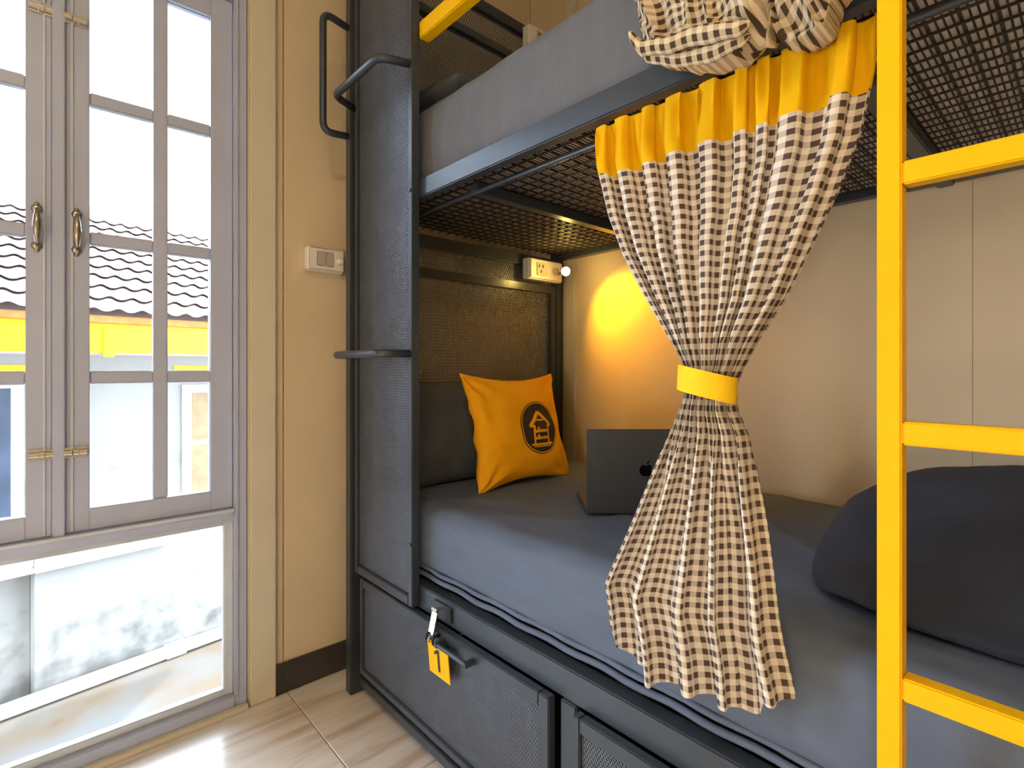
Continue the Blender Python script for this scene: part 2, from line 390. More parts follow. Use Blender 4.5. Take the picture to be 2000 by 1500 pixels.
# ------------------------------------------------------------------ unseen ceiling lamp behind the camera, added for warm light from above
lm = empty('added_ceiling_lamp', (LAMP_AT[0], LAMP_AT[1], ZC), 'unseen round flush ceiling lamp added for warm light', 'lamp')
MB().tube([(LAMP_AT[0], LAMP_AT[1], ZC - .0005), (LAMP_AT[0], LAMP_AT[1], ZC - .03)], .26, 40).build('housing', M['white'], lm, .004)
MB().tube([(LAMP_AT[0], LAMP_AT[1], ZC - .0305), (LAMP_AT[0], LAMP_AT[1], ZC - .045)], .235, 40).build('diffuser', emit('warm_diffuser', LAMP_COL + (1,), 4.0), lm)
al = bpy.data.lights.new('added_ceiling_light', 'AREA'); al.shape = 'DISK'; al.size = .46; al.energy = LAMP_W; al.color = LAMP_COL
alo = bpy.data.objects.new('added_ceiling_light', al); COL.objects.link(alo); alo.location = (LAMP_AT[0], LAMP_AT[1], ZC - .05); attach(alo, lm); alo.location = (LAMP_AT[0], LAMP_AT[1], ZC - .05)

sn = empty('added_fill_lamp', (XL, FILL_LAMP_AT[1], FILL_LAMP_AT[2]), 'unseen round white globe lamp added on the left wall as fill light', 'lamp')  # added globe, brightens the bunk interior and the underside of the upper bed
MB().tube([(XL, FILL_LAMP_AT[1], FILL_LAMP_AT[2]), (XL + .02, FILL_LAMP_AT[1], FILL_LAMP_AT[2])], .07, 24).build('wall_plate', M['white'], sn, .003)
MB().tube([(XL + .02, FILL_LAMP_AT[1], FILL_LAMP_AT[2]), (FILL_LAMP_AT[0] - .11, FILL_LAMP_AT[1], FILL_LAMP_AT[2])], .012, 12).build('arm', M['white'], sn)
gb_ = bmesh.new(); bmesh.ops.create_uvsphere(gb_, u_segments=28, v_segments=16, radius=.13, matrix=Matrix.Translation(Vector(FILL_LAMP_AT)))
gm_ = bpy.data.meshes.new('globe'); gb_.to_mesh(gm_); gb_.free(); gm_.materials.append(emit('fill_globe_glow', LAMP_COL + (1,), FILL_LAMP_W / (math.pi * 4 * math.pi * .13 ** 2)))
go_ = bpy.data.objects.new('globe', gm_); COL.objects.link(go_); attach(go_, sn)

# ------------------------------------------------------------------ bunk bed
XB = .786; XF = .812; YE = -.34
bed = empty('bunk_bed', (1.29, .7, 0), 'charcoal steel bunk bed with mesh panels, lockers and wire bases along the wall', 'bed')
def bpart(name, *a, m='metal', bevel=.003, **k): return box(name, M[m], bed, *a, bevel, **k)
# posts
bpart('post', XB, .868, 1.673, 1.712, 0, 2.62)
bpart('post', 1.742, 1.788, 1.628, 1.668, 0, 2.62)
bpart('post', XF, XF + .05, YE, YE + .04, 0, 2.62); bpart('post', 1.742, 1.788, YE, YE + .04, 0, 2.62)
# front and rear rails, lower / upper
bpart('side_rail', XF, XF + .040, YE + .04, 1.672, .417, .482); bpart('side_rail', 1.745, 1.785, YE + .04, 1.628, .44, .482)
bpart('side_rail', XF, XF + .030, YE + .04, 1.672, 1.583, 1.635); bpart('side_rail', 1.748, 1.785, YE + .04, 1.628, 1.583, 1.635)
for z0, z1 in ((.417, .482), (1.583, 1.625)):
    bpart('end_rail', XF + .05, 1.742, YE, YE + .04, z0, z1)
bpart('end_rail', .87, 1.742, 1.632, 1.668, .44, .482)
# wire bases
for zb, far in ((1.596, True), (.455, False)):
    wb = MB(); x = XF + .03
    while x < 1.75:
        wb.box(x, x + .0040, YE + .04, 1.63, zb + .001, zb + .0045); x += .038
    y = YE + .05; k = 0
    while y < 1.625:
        w = .0026 if k % 4 else .0042
        wb.box(XF + .03, 1.75, y, y + w, zb + (.0078 if k % 4 else .0045), zb + .0088); y += .0095 if far else .038; k += 1
    wb.build('wire_base', M['wire'], bed, kind='stuff', fix=False)
for y in (1.12, .69, .26, -.17):
    bpart('cross_bar', XF + .062, 1.748, y - .018, y + .018, 1.566, 1.595); bpart('cross_bar', XF + .04, 1.745, y - .018, y + .018, .42, .452)
# head end: rails and mesh for lower and upper bunk
def headboard(z0, z1, mid):
    hd = MB(); 
    hd.box(.872, 1.742, 1.632, 1.664, z1 - .045, z1); hd.box(.872, 1.742, 1.632, 1.664, mid - .032, mid); hd.box(.872, 1.742, 1.632, 1.664, z0, z0 + .03)
    hd.box(.872, .9, 1.632, 1.664, z0 + .03, z1 - .045); hd.box(1.712, 1.742, 1.632, 1.664, z0 + .03, mid - .032)
    ho = hd.build('headboard_frame', M['metal'], bed, .002)
    diamond_mesh(.9, 1.742, z0 + .03, z1 - .045, .0105, .0028, .0012, lambda u, v, d: (u, 1.648 + d, v), 66).build('headboard_mesh', M['meshm'], ho, kind='stuff', fix=False)
headboard(.49, 1.582, 1.462); headboard(1.66, 2.56, 2.42)
# tall privacy screen at the head, front plane
Y0s, Y1s = 1.286, 1.642
sc_ = MB(); Z0s, Z1s = .424, 2.62
sc_.box(XB, XB + .025, Y0s, Y0s + .022, Z0s, Z1s); sc_.box(XB, XB + .025, Y1s - .016, Y1s, Z0s, Z1s)
sc_.box(XB, XB + .025, Y0s + .022, Y1s - .016, Z0s, Z0s + .028); sc_.box(XB, XB + .025, Y0s + .022, Y1s - .016, Z1s - .025, Z1s)
so = sc_.build('privacy_screen', M['metal'], bed, .0025)
diamond_mesh(Y0s + .02, Y1s - .014, Z0s + .026, Z1s - .02, .0085, .0042, .0012, lambda u, v, d: (XB + .010 + d, u, v), 62).build('screen_mesh', M['meshm'], so, kind='stuff', fix=False)
for z in (.60, 1.60, 2.30):
    MB().tube([(XB - .003, Y0s + .011, z), (XB + .001, Y0s + .011, z)], .006, 10).build('rivet', M['metal'], so)
# stepping loops and the grab handle
for z in (1.958, 1.139):
    MB().tube(arc_path([(XB + .004, 1.300, z), (.704, 1.330, z), (.704, 1.612, z), (XB + .004, 1.652, z)], .028), .0115, 14).build('step_loop', M['metal'], bed, smooth=True, label='bent tube step')
MB().tube(arc_path([(XB + .004, 1.694, 2.245), (.700, 1.694, 2.262), (.700, 1.694, 1.872), (XB + .004, 1.694, 1.880)], .035), .0115, 14).build('grab_handle', M['metal'], bed, smooth=True, label='vertical bent tube grab handle')
# yellow guard bar of the upper bunk
bpart('guard_bar', XF - .004, XF + .03, .30, 1.2855, 2.030, 2.078, m='yellow', label='yellow square tube guard bar')
# under-bed frame stiles
for y0 in (.700, -.21):
    bpart('frame_stile', XF - .006, XF + .034, y0, y0 + .043, .03, .417)
bpart('bottom_rail', XF, XF + .034, YE + .04, 1.672, .03, .062)
def locker(y0, y1, z0=.105, z1=.417, hasp=False):
    d = MB(); w = .030
    d.box(XB, XB + .022, y0, y0 + w, z0, z1); d.box(XB, XB + .022, y1 - .018, y1, z0, z1)
    d.box(XB, XB + .022, y0 + w, y1 - .018, z0, z0 + .022); d.box(XB, XB + .022, y0 + w, y1 - .018, z1 - w, z1)
    do = d.build('locker_door', M['metal'], bed, .0025)
    diamond_mesh(y0 + w - .002, y1 - .016, z0 + .02, z1 - w + .002, .0072, .0033, .0012, lambda u, v, dd: (XB + .008 + dd, u, v), 58).build('door_mesh', M['meshm'], do, kind='stuff', fix=False)
    lb = MB(); lb.box(XB + .06, 1.6, y0 + .01, y1 - .01, z0 - .02, z0 - .01); lb.box(1.59, 1.6, y0 + .01, y1 - .01, z0, z1)
    lb.box(XB + .06, 1.6, y0 + .005, y0 + .012, z0, z1); lb.box(XB + .06, 1.6, y1 - .012, y1 - .005, z0, z1)
    lb.build('locker_shade_box', M['lockshade'], bed)  # dark box added so the space behind the mesh reads as shade
    return do
ld1 = locker(.757, 1.607)
ld2 = locker(-.16, .692)
# handle bar on the first locker door
hb = MB(); zc = .393
hb.tube([(XB - .024, 1.005, zc), (XB - .024, 1.128, zc)], .006, 12)
hb.box(XB - .030, XB, 1.000, 1.010, zc - .007, zc + .007); hb.box(XB - .030, XB, 1.123, 1.133, zc - .007, zc + .007)
hb.build('door_handle', M['metal'], ld1, .001)
# hasp: bright hinged strap over a staple
hp = MB()
hp.box(XB + .018, XF - .0005, 1.128, 1.206, .432, .470)
hp.build('hasp_plate', M['metal'], ld1, .001)
hs = MB(); hs.bar((XB - .004, 1.164, .462), (XB - .014, 1.170, .400), .024, .004, up=(1, 0, 0)); hs.tube([(XB - .004, 1.152, .464), (XB - .004, 1.176, .464)], .006, 12)
hs.bar((XB + .018, 1.164, .464), (XB - .004, 1.164, .464), .014, .003)
hs.build('hasp_strap', M['chrome'], ld1, .001, label='bright metal hasp strap')
for y in (1.150, 1.178):
    MB().tube(arc_path([(XB, y, .402), (XB - .022, y, .402), (XB - .022, y, .382), (XB, y, .382)], .006, 3), .0032, 8).build('staple', M['dark'], ld1, smooth=True)
# yellow number tag hanging on the staple
tg = empty('number_tag', (XB - .012, 1.165, .30), 'yellow square tag reading 1 hanging from the locker hasp', 'tag')
cy0, cy1, cz0, cz1 = 1.086, 1.178, .302, .390
cd = MB().add([(XB - .010, cy0, cz0), (XB - .010, cy1, cz0), (XB - .018, cy1, cz1), (XB - .018, cy0, cz1), (XB - .0125, cy0, cz0), (XB - .0125, cy1, cz0), (XB - .0205, cy1, cz1), (XB - .0205, cy0, cz1)],
      [(0, 1, 2, 3), (7, 6, 5, 4), (0, 4, 5, 1), (1, 5, 6, 2), (2, 6, 7, 3), (3, 7, 4, 0)]).build('card', M['yellow'], tg, .0008)
def onc(y, z): return (XB - .0130 - .008 * (z - cz0) / (cz1 - cz0), y, z)
nb = MB()
def stroke(pts):
    nb.add([onc(*p) for p in pts], [tuple(range(len(pts)))])
stroke([(1.125, .318), (1.135, .318), (1.135, .376), (1.125, .376)]); stroke([(1.135, .376), (1.135, .365), (1.149, .358), (1.149, .365)])
nb.build('numeral', M['rubber'], tg, fix=False)
MB().tube([(XB - .020, 1.164, .384), (XB - .028, 1.164, .392), (XB - .022, 1.164, .402), (XB - .014, 1.164, .394), (XB - .018, 1.164, .384)], .0022, 8).build('ring', M['chrome'], tg, smooth=True)

# ------------------------------------------------------------------ yellow ladder
ld = empty('bunk_ladder', (.752, -.03, 0), 'yellow square tube ladder standing in front of the bunk', 'ladder')
for y in (.150, -.25):
    box('ladder_post', M['yellow'], ld, .740, .765, y, y + .0245, 0.0005, 2.45, .002)
for z in (.13, .43, .729, 1.024, 1.324, 1.62, 1.92, 2.22):
    box('rung', M['yellow'], ld, .741, .764, -.2255, .150, z - .0135, z + .0135, .002)
for z in (.45, 1.605):
    for y in (.162, -.238):
        box('bracket', M['metal'], ld, .765, XF, y - .008, y + .008, z - .01, z + .01, .001)

# ------------------------------------------------------------------ mattresses
def rbox_mesh(x0, x1, y0, y1, z0, z1, r, bulge, wr, seed, nx=60, ny=150, nz=16):
    """soft box: sphere-rounded edges, bulging sides, wrinkles"""
    bm = bmesh.new(); pts = {}
    def P(i, j, k):
        key = (i, j, k)
        if key in pts: return pts[key]
        x = x0 + (x1 - x0) * i / nx; y = y0 + (y1 - y0) * j / ny; z = z0 + (z1 - z0) * k / nz
        c = Vector((min(max(x, x0 + r), x1 - r), min(max(y, y0 + r), y1 - r), min(max(z, z0 + r), z1 - r)))
        d = Vector((x, y, z)) - c
        p = c + d.normalized() * r if d.length > 1e-6 else Vector((x, y, z))
        # bulge
        tz = 1 - ((z - (z0 + z1) / 2) / ((z1 - z0) / 2)) ** 2
        if i == 0: p.x -= bulge * max(0, tz)
        if i == nx: p.x += 0
        if j == ny: p.y += bulge * .3 * max(0, tz)
        q = Vector((p.x * 2.4, p.y * 1.6, p.z * 6 + seed))
        n = noise.noise(q * 1.4) * .6 + noise.noise(Vector((p.x * 9 + p.y * 4, p.y * 2.2, p.z * 8 + seed))) * .4
        nrm = d.normalized() if d.length > 1e-6 else Vector((0, 0, 1))
        rdg = max(0, 1 - 3.2 * abs(noise.noise(Vector((p.x * 3.2 + p.y * 2.6, p.y * 2.4 - p.x * 3.0 + seed, p.z * 9))))) ** 2
        p += nrm * (n * wr + rdg * .0055) * min(1, k / 2)
        pts[key] = bm.verts.new(p); return pts[key]
    def quad(a, b, c, d): bm.faces.new((a, b, c, d))
    for i in range(nx):
        for j in range(ny):
            quad(P(i, j, 0), P(i, j + 1, 0), P(i + 1, j + 1, 0), P(i + 1, j, 0)); quad(P(i, j, nz), P(i + 1, j, nz), P(i + 1, j + 1, nz), P(i, j + 1, nz))
    for k in range(nz):
        for i in range(nx):
            quad(P(i, 0, k), P(i + 1, 0, k), P(i + 1, 0, k + 1), P(i, 0, k + 1)); quad(P(i, ny, k), P(i, ny, k + 1), P(i + 1, ny, k + 1), P(i + 1, ny, k))
        for j in range(ny):
            quad(P(0, j, k), P(0, j, k + 1), P(0, j + 1, k + 1), P(0, j + 1, k)); quad(P(nx, j, k), P(nx, j + 1, k), P(nx, j + 1, k + 1), P(nx, j, k + 1))
    bmesh.ops.recalc_face_normals(bm, faces=bm.faces); return bm
def soft(name, bm, m, parent, smooth=True):
    me = bpy.data.meshes.new(name); bm.to_mesh(me); bm.free()
    for p in me.polygons: p.use_smooth = smooth
    me.materials.append(m); o = bpy.data.objects.new(name, me); COL.objects.link(o); attach(o, parent); return o
def mattress(z0, z1, label, seed, xf, sm):
    t = empty('mattress', (1.3, .65, z0), label, 'mattress', 'bunk mattresses')
    soft('fitted_sheet', rbox_mesh(xf, 1.742, YE + .045, 1.622, z0 + .012, z1, .042, .010, .010, seed), M[sm], t)
    box('underside', M['under'], t, xf + .035, 1.74, YE + .06, 1.61, z0, z0 + .02, .004)
    for zz, rr in ((z0 + .016, .007), (z0 + .036, .006)):
        pp = [(xf - .004 + .003 * math.sin(y * 40), y, zz + .002 * noise.noise(Vector((y * 9, zz * 50, seed)))) for y in [YE + .09 + i * (1.58 - YE - .09) / 60 for i in range(61)]]
        MB().tube(pp, rr, 8).build('piping', M[sm], t, smooth=True)
    return t
mattress(.484, .700, 'grey sheeted mattress of the lower bunk behind the curtain', 1.3, .846, 'sheet')
mattress(1.606, 1.872, 'grey sheeted mattress of the upper bunk above the wire base', 5.1, .852, 'sheet_up')

# ------------------------------------------------------------------ pillows, cushion, duvet
def cushion_surf(W, H, T, pinch=.06, wr=.006, seed=0., p=2.2, crease=.004):
    def S(u, v, side):
        x = u * (1 - pinch * (1 - v * v) * (u * u)) * W / 2; y = v * (1 - pinch * (1 - u * u) * (v * v)) * H / 2
        e = max(0, (1 - abs(u) ** p) * (1 - abs(v) ** p)) ** .5
        z = side * T / 2 * e
        n = noise.noise(Vector((u * 2.2 + seed, v * 2.2, side))) + .6 * noise.noise(Vector((u * 5 + seed, v * 3.4, side * 2)))
        z += n * wr * min(1, e * 2.5)
        # creases that run in from the corners and side seams
        for (cu_, cv_) in ((-1, 1), (1, 1), (-1, -1), (1, -1)):
            du, dv_ = u - cu_ * 1.05, v - cv_ * 1.05; r_ = math.hypot(du, dv_); an = math.atan2(dv_, du)
            z += crease * math.sin(an * 11 + cu_ * 2 + seed) * math.exp(-(r_ / .55) ** 2) * min(1, e * 4)
        z += crease * .7 * math.sin(v * 13 + 2 * noise.noise(Vector((u * 2, v * 2, seed)))) * math.exp(-((u + 1) / .35) ** 2) * min(1, e * 3)
        return Vector((x, y, z))
    return S
def pillow_mesh(S, Mx, n=36):
    mb = MB()
    rng = [math.sin(math.pi / 2 * (2 * i / n - 1)) for i in range(n + 1)]
    for side in (1, -1):
        mb.grid([[Mx @ S(u, v, side) for u in rng] for v in rng])
    return mb
def frame_mx(o, xa, ya):
    xa = Vector(xa).normalized(); ya = Vector(ya); ya = (ya - xa * ya.dot(xa)).normalized(); za = xa.cross(ya)
    m = Matrix((xa, ya, za)).transposed().to_4x4(); m.translation = o; return m
def weld(o):
    bm = bmesh.new(); bm.from_mesh(o.data); bmesh.ops.remove_doubles(bm, verts=bm.verts, dist=.0006); bmesh.ops.recalc_face_normals(bm, faces=bm.faces); bm.to_mesh(o.data); bm.free()
    for p in o.data.polygons: p.use_smooth = True
# grey pillow leaning on the headboard, lower bunk
Sg = cushion_surf(.60, .37, .13, .05, .010, 2.)
mx = frame_mx(Vector((1.185, 1.545, .876)), (1, 0, 0), (0, .20, 1))
pl = pillow_mesh(Sg, mx).build('pillow', M['pillow'], None); weld(pl)
tag(pl, 'dark grey bed pillow propped on the lower headboard behind the orange cushion', 'pillow')
Su = cushion_surf(.60, .38, .15, .05, .010, 7.)
mx = frame_mx(Vector((1.19, 1.40, 1.953)), (1, 0, 0), (0, 1, .10))
pl2 = pillow_mesh(Su, mx).build('pillow', M['pillow'], None); weld(pl2)
tag(pl2, 'dark grey pillow lying on the upper mattress, mostly hidden', 'pillow')
# orange cushion
So = cushion_surf(.460, .405, .125, .15, .009, 11., crease=.010)
cx = frame_mx(Vector((1.272, 1.372, .884)), (1, .04, -.012), (-.03, .26, 1)); 
# local z of that frame points to -Y (towards the room)
cu = pillow_mesh(So, cx, 44).build('cushion', M['orange'], None); weld(cu)
tag(cu, 'orange square cushion with a round dark house emblem on the bed', 'cushion')
EU, EV, ER = .21, -.05, .096
def em(x, y, off):
    u = EU + x / (.460 / 2); v = EV + y / (.405 / 2); 
    e = So(u, v, 1); a = So(u + .01, v, 1); b = So(u, v + .01, 1); n = (a - e).cross(b - e).normalized()
    return cx @ (e + n * off)
def emblem(name, polys, off, m, parent):
    mb = MB()
    for P in polys: mb.grid([[em(x, y, off) for x, y in row] for row in P])
    return mb.build(name, m, parent, fix=False, smooth=True)
def ringp(r0, r1, n=72, k=8): return [[((r0 + (r1 - r0) * i / k) * math.cos(2 * math.pi * j / n), (r0 + (r1 - r0) * i / k) * math.sin(2 * math.pi * j / n)) for j in range(n + 1)] for i in range(k + 1)]
def seg(a, b, w, n=10):
    a = Vector(a); b = Vector(b); d = (b - a).normalized(); s = Vector((-d.y, d.x)) * w / 2
    return [[tuple(a + (b - a) * i / n + s * t) for i in range(n + 1)] for t in (-1, 0, 1)]
disc = emblem('emblem', [ringp(.0005, ER)], .0012, M['ink'], cu)
h = .001
emblem('emblem_lines', [ringp(.089, .0925, k=1), seg((-.052, .008), (0, .056), .013), seg((0, .056), (.052, .008), .013), seg((-.056, .006), (-.040, .006), .006), seg((.040, .006), (.056, .006), .006),
       seg((-.036, .010), (-.036, -.056), .008), seg((.036, .010), (.036, -.056), .008), seg((-.034, -.012), (.034, -.012), .010), seg((-.034, -.036), (.034, -.036), .010),
       seg((-.020, .026), (.020, .026), .006), seg((-.024, -.002), (-.014, -.002), .008), seg((-.024, -.027), (-.014, -.027), .007), seg((-.056, -.058), (.056, -.058), .007), seg((-.044, -.066), (.044, -.066), .004)], .0022, M['orange'], disc)
# folded dark navy duvet on the bed near the ladder
dv = MB(); R_ = []
nu, nv = 64, 40
for i in range(nv + 1):
    ph = -math.pi / 2 + math.pi * i / nv; row = []
    for j in range(nu):
        th = 2 * math.pi * j / nu
        se = lambda c, e: math.copysign(abs(c) ** e, c)
        cz = se(math.sin(ph), .75); cr = abs(math.cos(ph)) ** .45
        x = cr * se(math.cos(th), .50) * .345; y = cr * se(math.sin(th), .46) * .445; z = cz
        z = z * .170 if z > 0 else z * .035
        z += .035
        slope = sstep(-.34, .05, x)                       # low front edge, high middle
        z = z * (.30 + .70 * slope) if z > 0 else z
        z *= 1 - .22 * sstep(.05, .36, y) * (1 - .6 * slope)
        n = noise.noise(Vector((x * 6, y * 5, z * 6 + 3))) * .014 + noise.noise(Vector((x * 16 + y * 5, y * 7, z * 10))) * .007
        p = Vector((x, y, max(0, z + n))); row.append((1.300 + p.x, -.070 + p.y, .706 + p.z))
    R_.append(row)
dv.grid(R_, True)
dvo = dv.build('folded_duvet', M['navy'], None, smooth=True); tag(dvo, 'dark navy folded duvet lying on the lower bed behind the ladder', 'duvet')

# ------------------------------------------------------------------ laptop
RV = Vector((.7415, -.6709, 0)); FV = Vector((.6709, .7415, 0)); UP = Vector((0, 0, 1))
lp0 = Vector((1.094, .913, .7085))              # near bottom-left corner of the lid
lap = empty('laptop', lp0 + RV * .158 + FV * .1, 'dark grey laptop with its lid open toward the headboard on the mattress', 'laptop')
def obox(o, a, b, c, A, B, C):
    v = [o + a * x + b * y + c * z for x in A for y in B for z in C]
    return MB().add(v, [(0, 1, 3, 2), (4, 6, 7, 5), (0, 4, 5, 1), (2, 3, 7, 6), (0, 2, 6, 4), (1, 5, 7, 3)])
obox(lp0, RV, FV, UP, (0, .315), (.004, .222), (0, .012)).build('base', M['laptop'], lap, .003)
lt = (UP + FV * -.03).normalized(); ln = RV.cross(lt) * -1
lid = obox(lp0 + UP * .006, RV, FV, lt, (0, .315), (-.004, .003), (0, .222)).build('lid', M['laptop'], lap, .0015)
obox(lp0 + UP * .006, RV, FV, lt, (.008, .307), (.0032, .0040), (.012, .214)).build('screen', M['keys'], lid, 0)
for r in range(5):
    obox(lp0 + UP * .012, RV, FV, UP, (.03, .285), (.03 + r * .02, .045 + r * .02), (0, .001)).build('key_row', M['keys'], lap, 0)
# emblem on the lid (apple outline with bite and leaf)
def lidp(x, y, d=.0048): return lp0 + UP * .006 + RV * (.158 + x) + lt * (.112 + y) - FV * d
ap = []
for k in range(64):
    t = 2 * math.pi * k / 64; r = .0185 * (1 + .04 * math.cos(2 * t)); x = r * math.cos(t) * .96; y = r * math.sin(t) * .98
    y -= .0045 * math.exp(-(x / .006) ** 2) if y > 0 else -.0028 * math.exp(-(x / .006) ** 2)
    bx, by, br = .0215, .002, .0095
    d = math.hypot(x - bx, y - by)
    if d < br: x = bx + (x - bx) / d * br * (-1 if False else 1); x = min(x, bx - math.sqrt(max(0, br * br - (y - by) ** 2)))
    ap.append((x, y))
lg = MB(); cen = len(ap); lg.add([lidp(x, y) for x, y in ap] + [lidp(-.003, -.002)], [(k, (k + 1) % 64, cen) for k in range(64)])
lf = [(.001, .0165), (.0015, .0215), (.0045, .025), (.0075, .0265), (.0075, .022), (.005, .018)]
lg.add([lidp(*q) for q in lf], [tuple(range(6))])
lg.build('lid_emblem', M['logo'], lid, fix=False)

# ------------------------------------------------------------------ sockets and reading lamp
def socket_box(z0, label):
    s = empty('socket_box', (1.64, 1.60, z0), label, 'socket', 'bunk socket boxes')
    y1 = 1.632
    box('back_box', M['white'], s, 1.535, 1.740, y1 - .040, y1, z0, z0 + .088, .004)
    box('cover_plate', M['white'], s, 1.541, 1.734, y1 - .047, y1 - .040, z0 + .005, z0 + .083, .002)
    box('socket_face', M['whited'], s, 1.575, 1.625, y1 - .050, y1 - .047, z0 + .016, z0 + .072, .002)
    for a, b in ((1.585, z0 + .050), (1.607, z0 + .050), (1.596, z0 + .028)):
        box('slot', M['rubber'], s, a, a + .006, y1 - .0506, y1 - .0500, b, b + .013, 0)
    box('rocker', M['white'], s, 1.632, 1.648, y1 - .051, y1 - .047, z0 + .022, z0 + .066, .002)
    MB().tube([(1.690, y1 - .047, z0 + .044), (1.690, y1 - .054, z0 + .044)], [.018, .016], 22).build('dimmer_knob', M['whited'], s)
    return s
socket_box(1.474, 'white socket box beside the glowing reading lamp on the lower headboard')
socket_box(2.455, 'white socket box at the top of the upper headboard')
rl = empty('reading_lamp', (1.775, 1.60, 1.52), 'small glowing round reading lamp in the head corner of the lower bunk', 'lamp')
LB = Vector((1.625, 1.466, 1.496))
MB().tube([(1.715, 1.582, 1.512), (1.705, 1.560, 1.512), (1.680, 1.525, 1.506), (1.655, 1.495, 1.500)], .0055, 12).build('lamp_arm', M['whited'], rl, smooth=True)
MB().tube([(1.660, 1.502, 1.501), (1.642, 1.484, 1.498), (1.633, 1.474, 1.497)], [.010, .013, .017], 16).build('lamp_head', M['whited'], rl, smooth=True)
bb_ = bmesh.new(); bmesh.ops.create_uvsphere(bb_, u_segments=20, v_segments=12, radius=.018, matrix=Matrix.Translation(LB)); soft('bulb', bb_, emit('lamp_bulb', (1, .66, .16, 1), 130.0), rl)
sd = bpy.data.lights.new('reading_lamp_light', 'SPOT'); sd.energy = READ_W; sd.color = READ_COL; sd.spot_size = math.radians(110); sd.spot_blend = 1.0; sd.shadow_soft_size = .012
sdo = bpy.data.objects.new('reading_lamp_light', sd); COL.objects.link(sdo); attach(sdo, rl); sdo.location = LB + Vector((.006, -.020, -.016))
sdo.rotation_euler = Vector((.18, -.23, -.26)).to_track_quat('-Z', 'Y').to_euler()

# ------------------------------------------------------------------ curtain rod and tied curtain
rod = empty('curtain_rod', (.846, .6, 1.55), 'thin metal curtain rod under the upper bunk rail', 'curtain rod')
MB().tube([(.856, YE + .05, 1.556), (.856, 1.66, 1.556)], .0055, 12).build('rod', M['metal'], rod, smooth=True)
for y in (1.655, -.1):
    box('rod_bracket', M['metal'], rod, .854, .858, y - .008, y + .008, 1.55, 1.583, 0)
LZ = [1.580, 1.487, 1.386, 1.309, 1.226, 1.150, 1.102, 1.077, 1.052, .986, .893, .785, .706, .659, .572]
LY = [.657, .652, .622, .587, .538, .487, .456, .449, .455, .482, .520, .566, .601, .590, .580]
RZ = [1.553, 1.497, 1.416, 1.345, 1.272, 1.202, 1.137, 1.094, 1.071, 1.036, .998, .924, .851, .732, .636, .56]
RY = [.196, .199, .212, .236, .267, .299, .340, .362, .372, .369, .352, .338, .324, .305, .286, .280]
def xcurt(z): return interp(z, [.55, .75, 1.07, 1.4, 1.56], [.782, .786, .796, .812, .816])
NF, WC = 9, .76
rnd = random.Random(3)
fw = [rnd.uniform(.45, 1.7) for _ in range(NF)]; fs = [sum(fw[:i]) / sum(fw) for i in range(NF + 1)]
fa = [rnd.uniform(.65, 1.15) for _ in range(NF + 1)]
def warp(u):
    x = u * NF; i = min(int(x), NF - 1); return fs[i] + (fs[i + 1] - fs[i]) * (x - i)
hemU = [0, .05, .12, .25, .5, .75, .84, .87, .93, 1]; hemZ = [.680, .60, .572, .568, .588, .590, .585, .628, .626, .634]
ztop = 1.569
def curt(u, s):
    zb = interp(u, hemU, hemZ); z = ztop + (zb - ztop) * s
    yl = interp(z, LZ, LY); yr = interp(z, RZ, RY); w = abs(yl - yr)
    wz = interp(z, [.55, .8, 1.0, 1.075, 1.15, 1.35, 1.56], [.6, .75, .9, 1, .9, .6, .75])
    wu = warp(u) * .75 + u * .25
    ph = 2 * math.pi * (NF * u + .18 * noise.noise(Vector((u * 5, z * 3.0, 2))) * sstep(1.5, 1.3, z))
    A = math.sqrt(max(.0004, (WC / 2 / NF) ** 2 - (w / 2 / NF) ** 2)) * .80
    A *= interp(z, [.55, .9, 1.03, 1.12, 1.3, 1.5, 1.558], [1.05, .95, .62, .62, .95, 1.0, .62])
    amp = A * (fa[int(u * NF) % NF] * (1 - (u * NF) % 1) + fa[min(NF, int(u * NF) + 1)] * ((u * NF) % 1))
    y = yl + (yr - yl) * wu + (w / NF) * .10 * math.sin(2 * ph) * (1 if w > .15 else 0)
    lo = sstep(1.04, .85, z)
    xo = amp * .5 * (math.sin(ph) * (1 - .55 * lo) + 1.25 * lo * math.sin(ph / 2 + .6))
    hd_ = sstep(1.46, 1.53, z)
    xo += hd_ * (.0045 * math.sin(2.3 * ph + 1.1) + .003 * math.sin(4.1 * ph)) * sstep(1.575, 1.55, z) + .004 * noise.noise(Vector((u * 30, z * 7, 1.5)))
    env = 1 - (2 * wu - 1) ** 2
    bul = interp(z, [.55, .8, 1.0, 1.075, 1.15, 1.35], [.010, .016, .026, .030, .028, 0]) * env
    x = xcurt(z) - xo - bul + .006
    x += .006 * noise.noise(Vector((u * 4, z * 5, 9)))
    y += .007 * noise.noise(Vector((u * 9, z * 6, 4))) * sstep(.82, .64, z)
    return Vector((x, y, z))
ct = empty('tied_curtain', (.80, .42, .57), 'grey and cream checked curtain gathered at the waist below a yellow header', 'curtain')
nu = 300; sH = .103
def cgrid(s0, s1, n):
    P, U = [], []
    for i in range(n + 1):
        s = s0 + (s1 - s0) * i / n; row = [curt(j / nu, s) for j in range(nu + 1)]
        P.append(row); U += [(j / nu * WC, row[j].z + .0) for j in range(nu + 1)]
    return P, U
P, U = cgrid(0, sH, 14)
mb = MB(); mb.grid(P); mb.build('header', M['header'], ct, smooth=True, uvs=U, fix=False, label='yellow gathered header strip')
P, U = cgrid(sH, 1, 150)
mb = MB(); mb.grid(P); mb.build('check_panel', M['check'], ct, smooth=True, uvs=U, fix=False)
tb = []
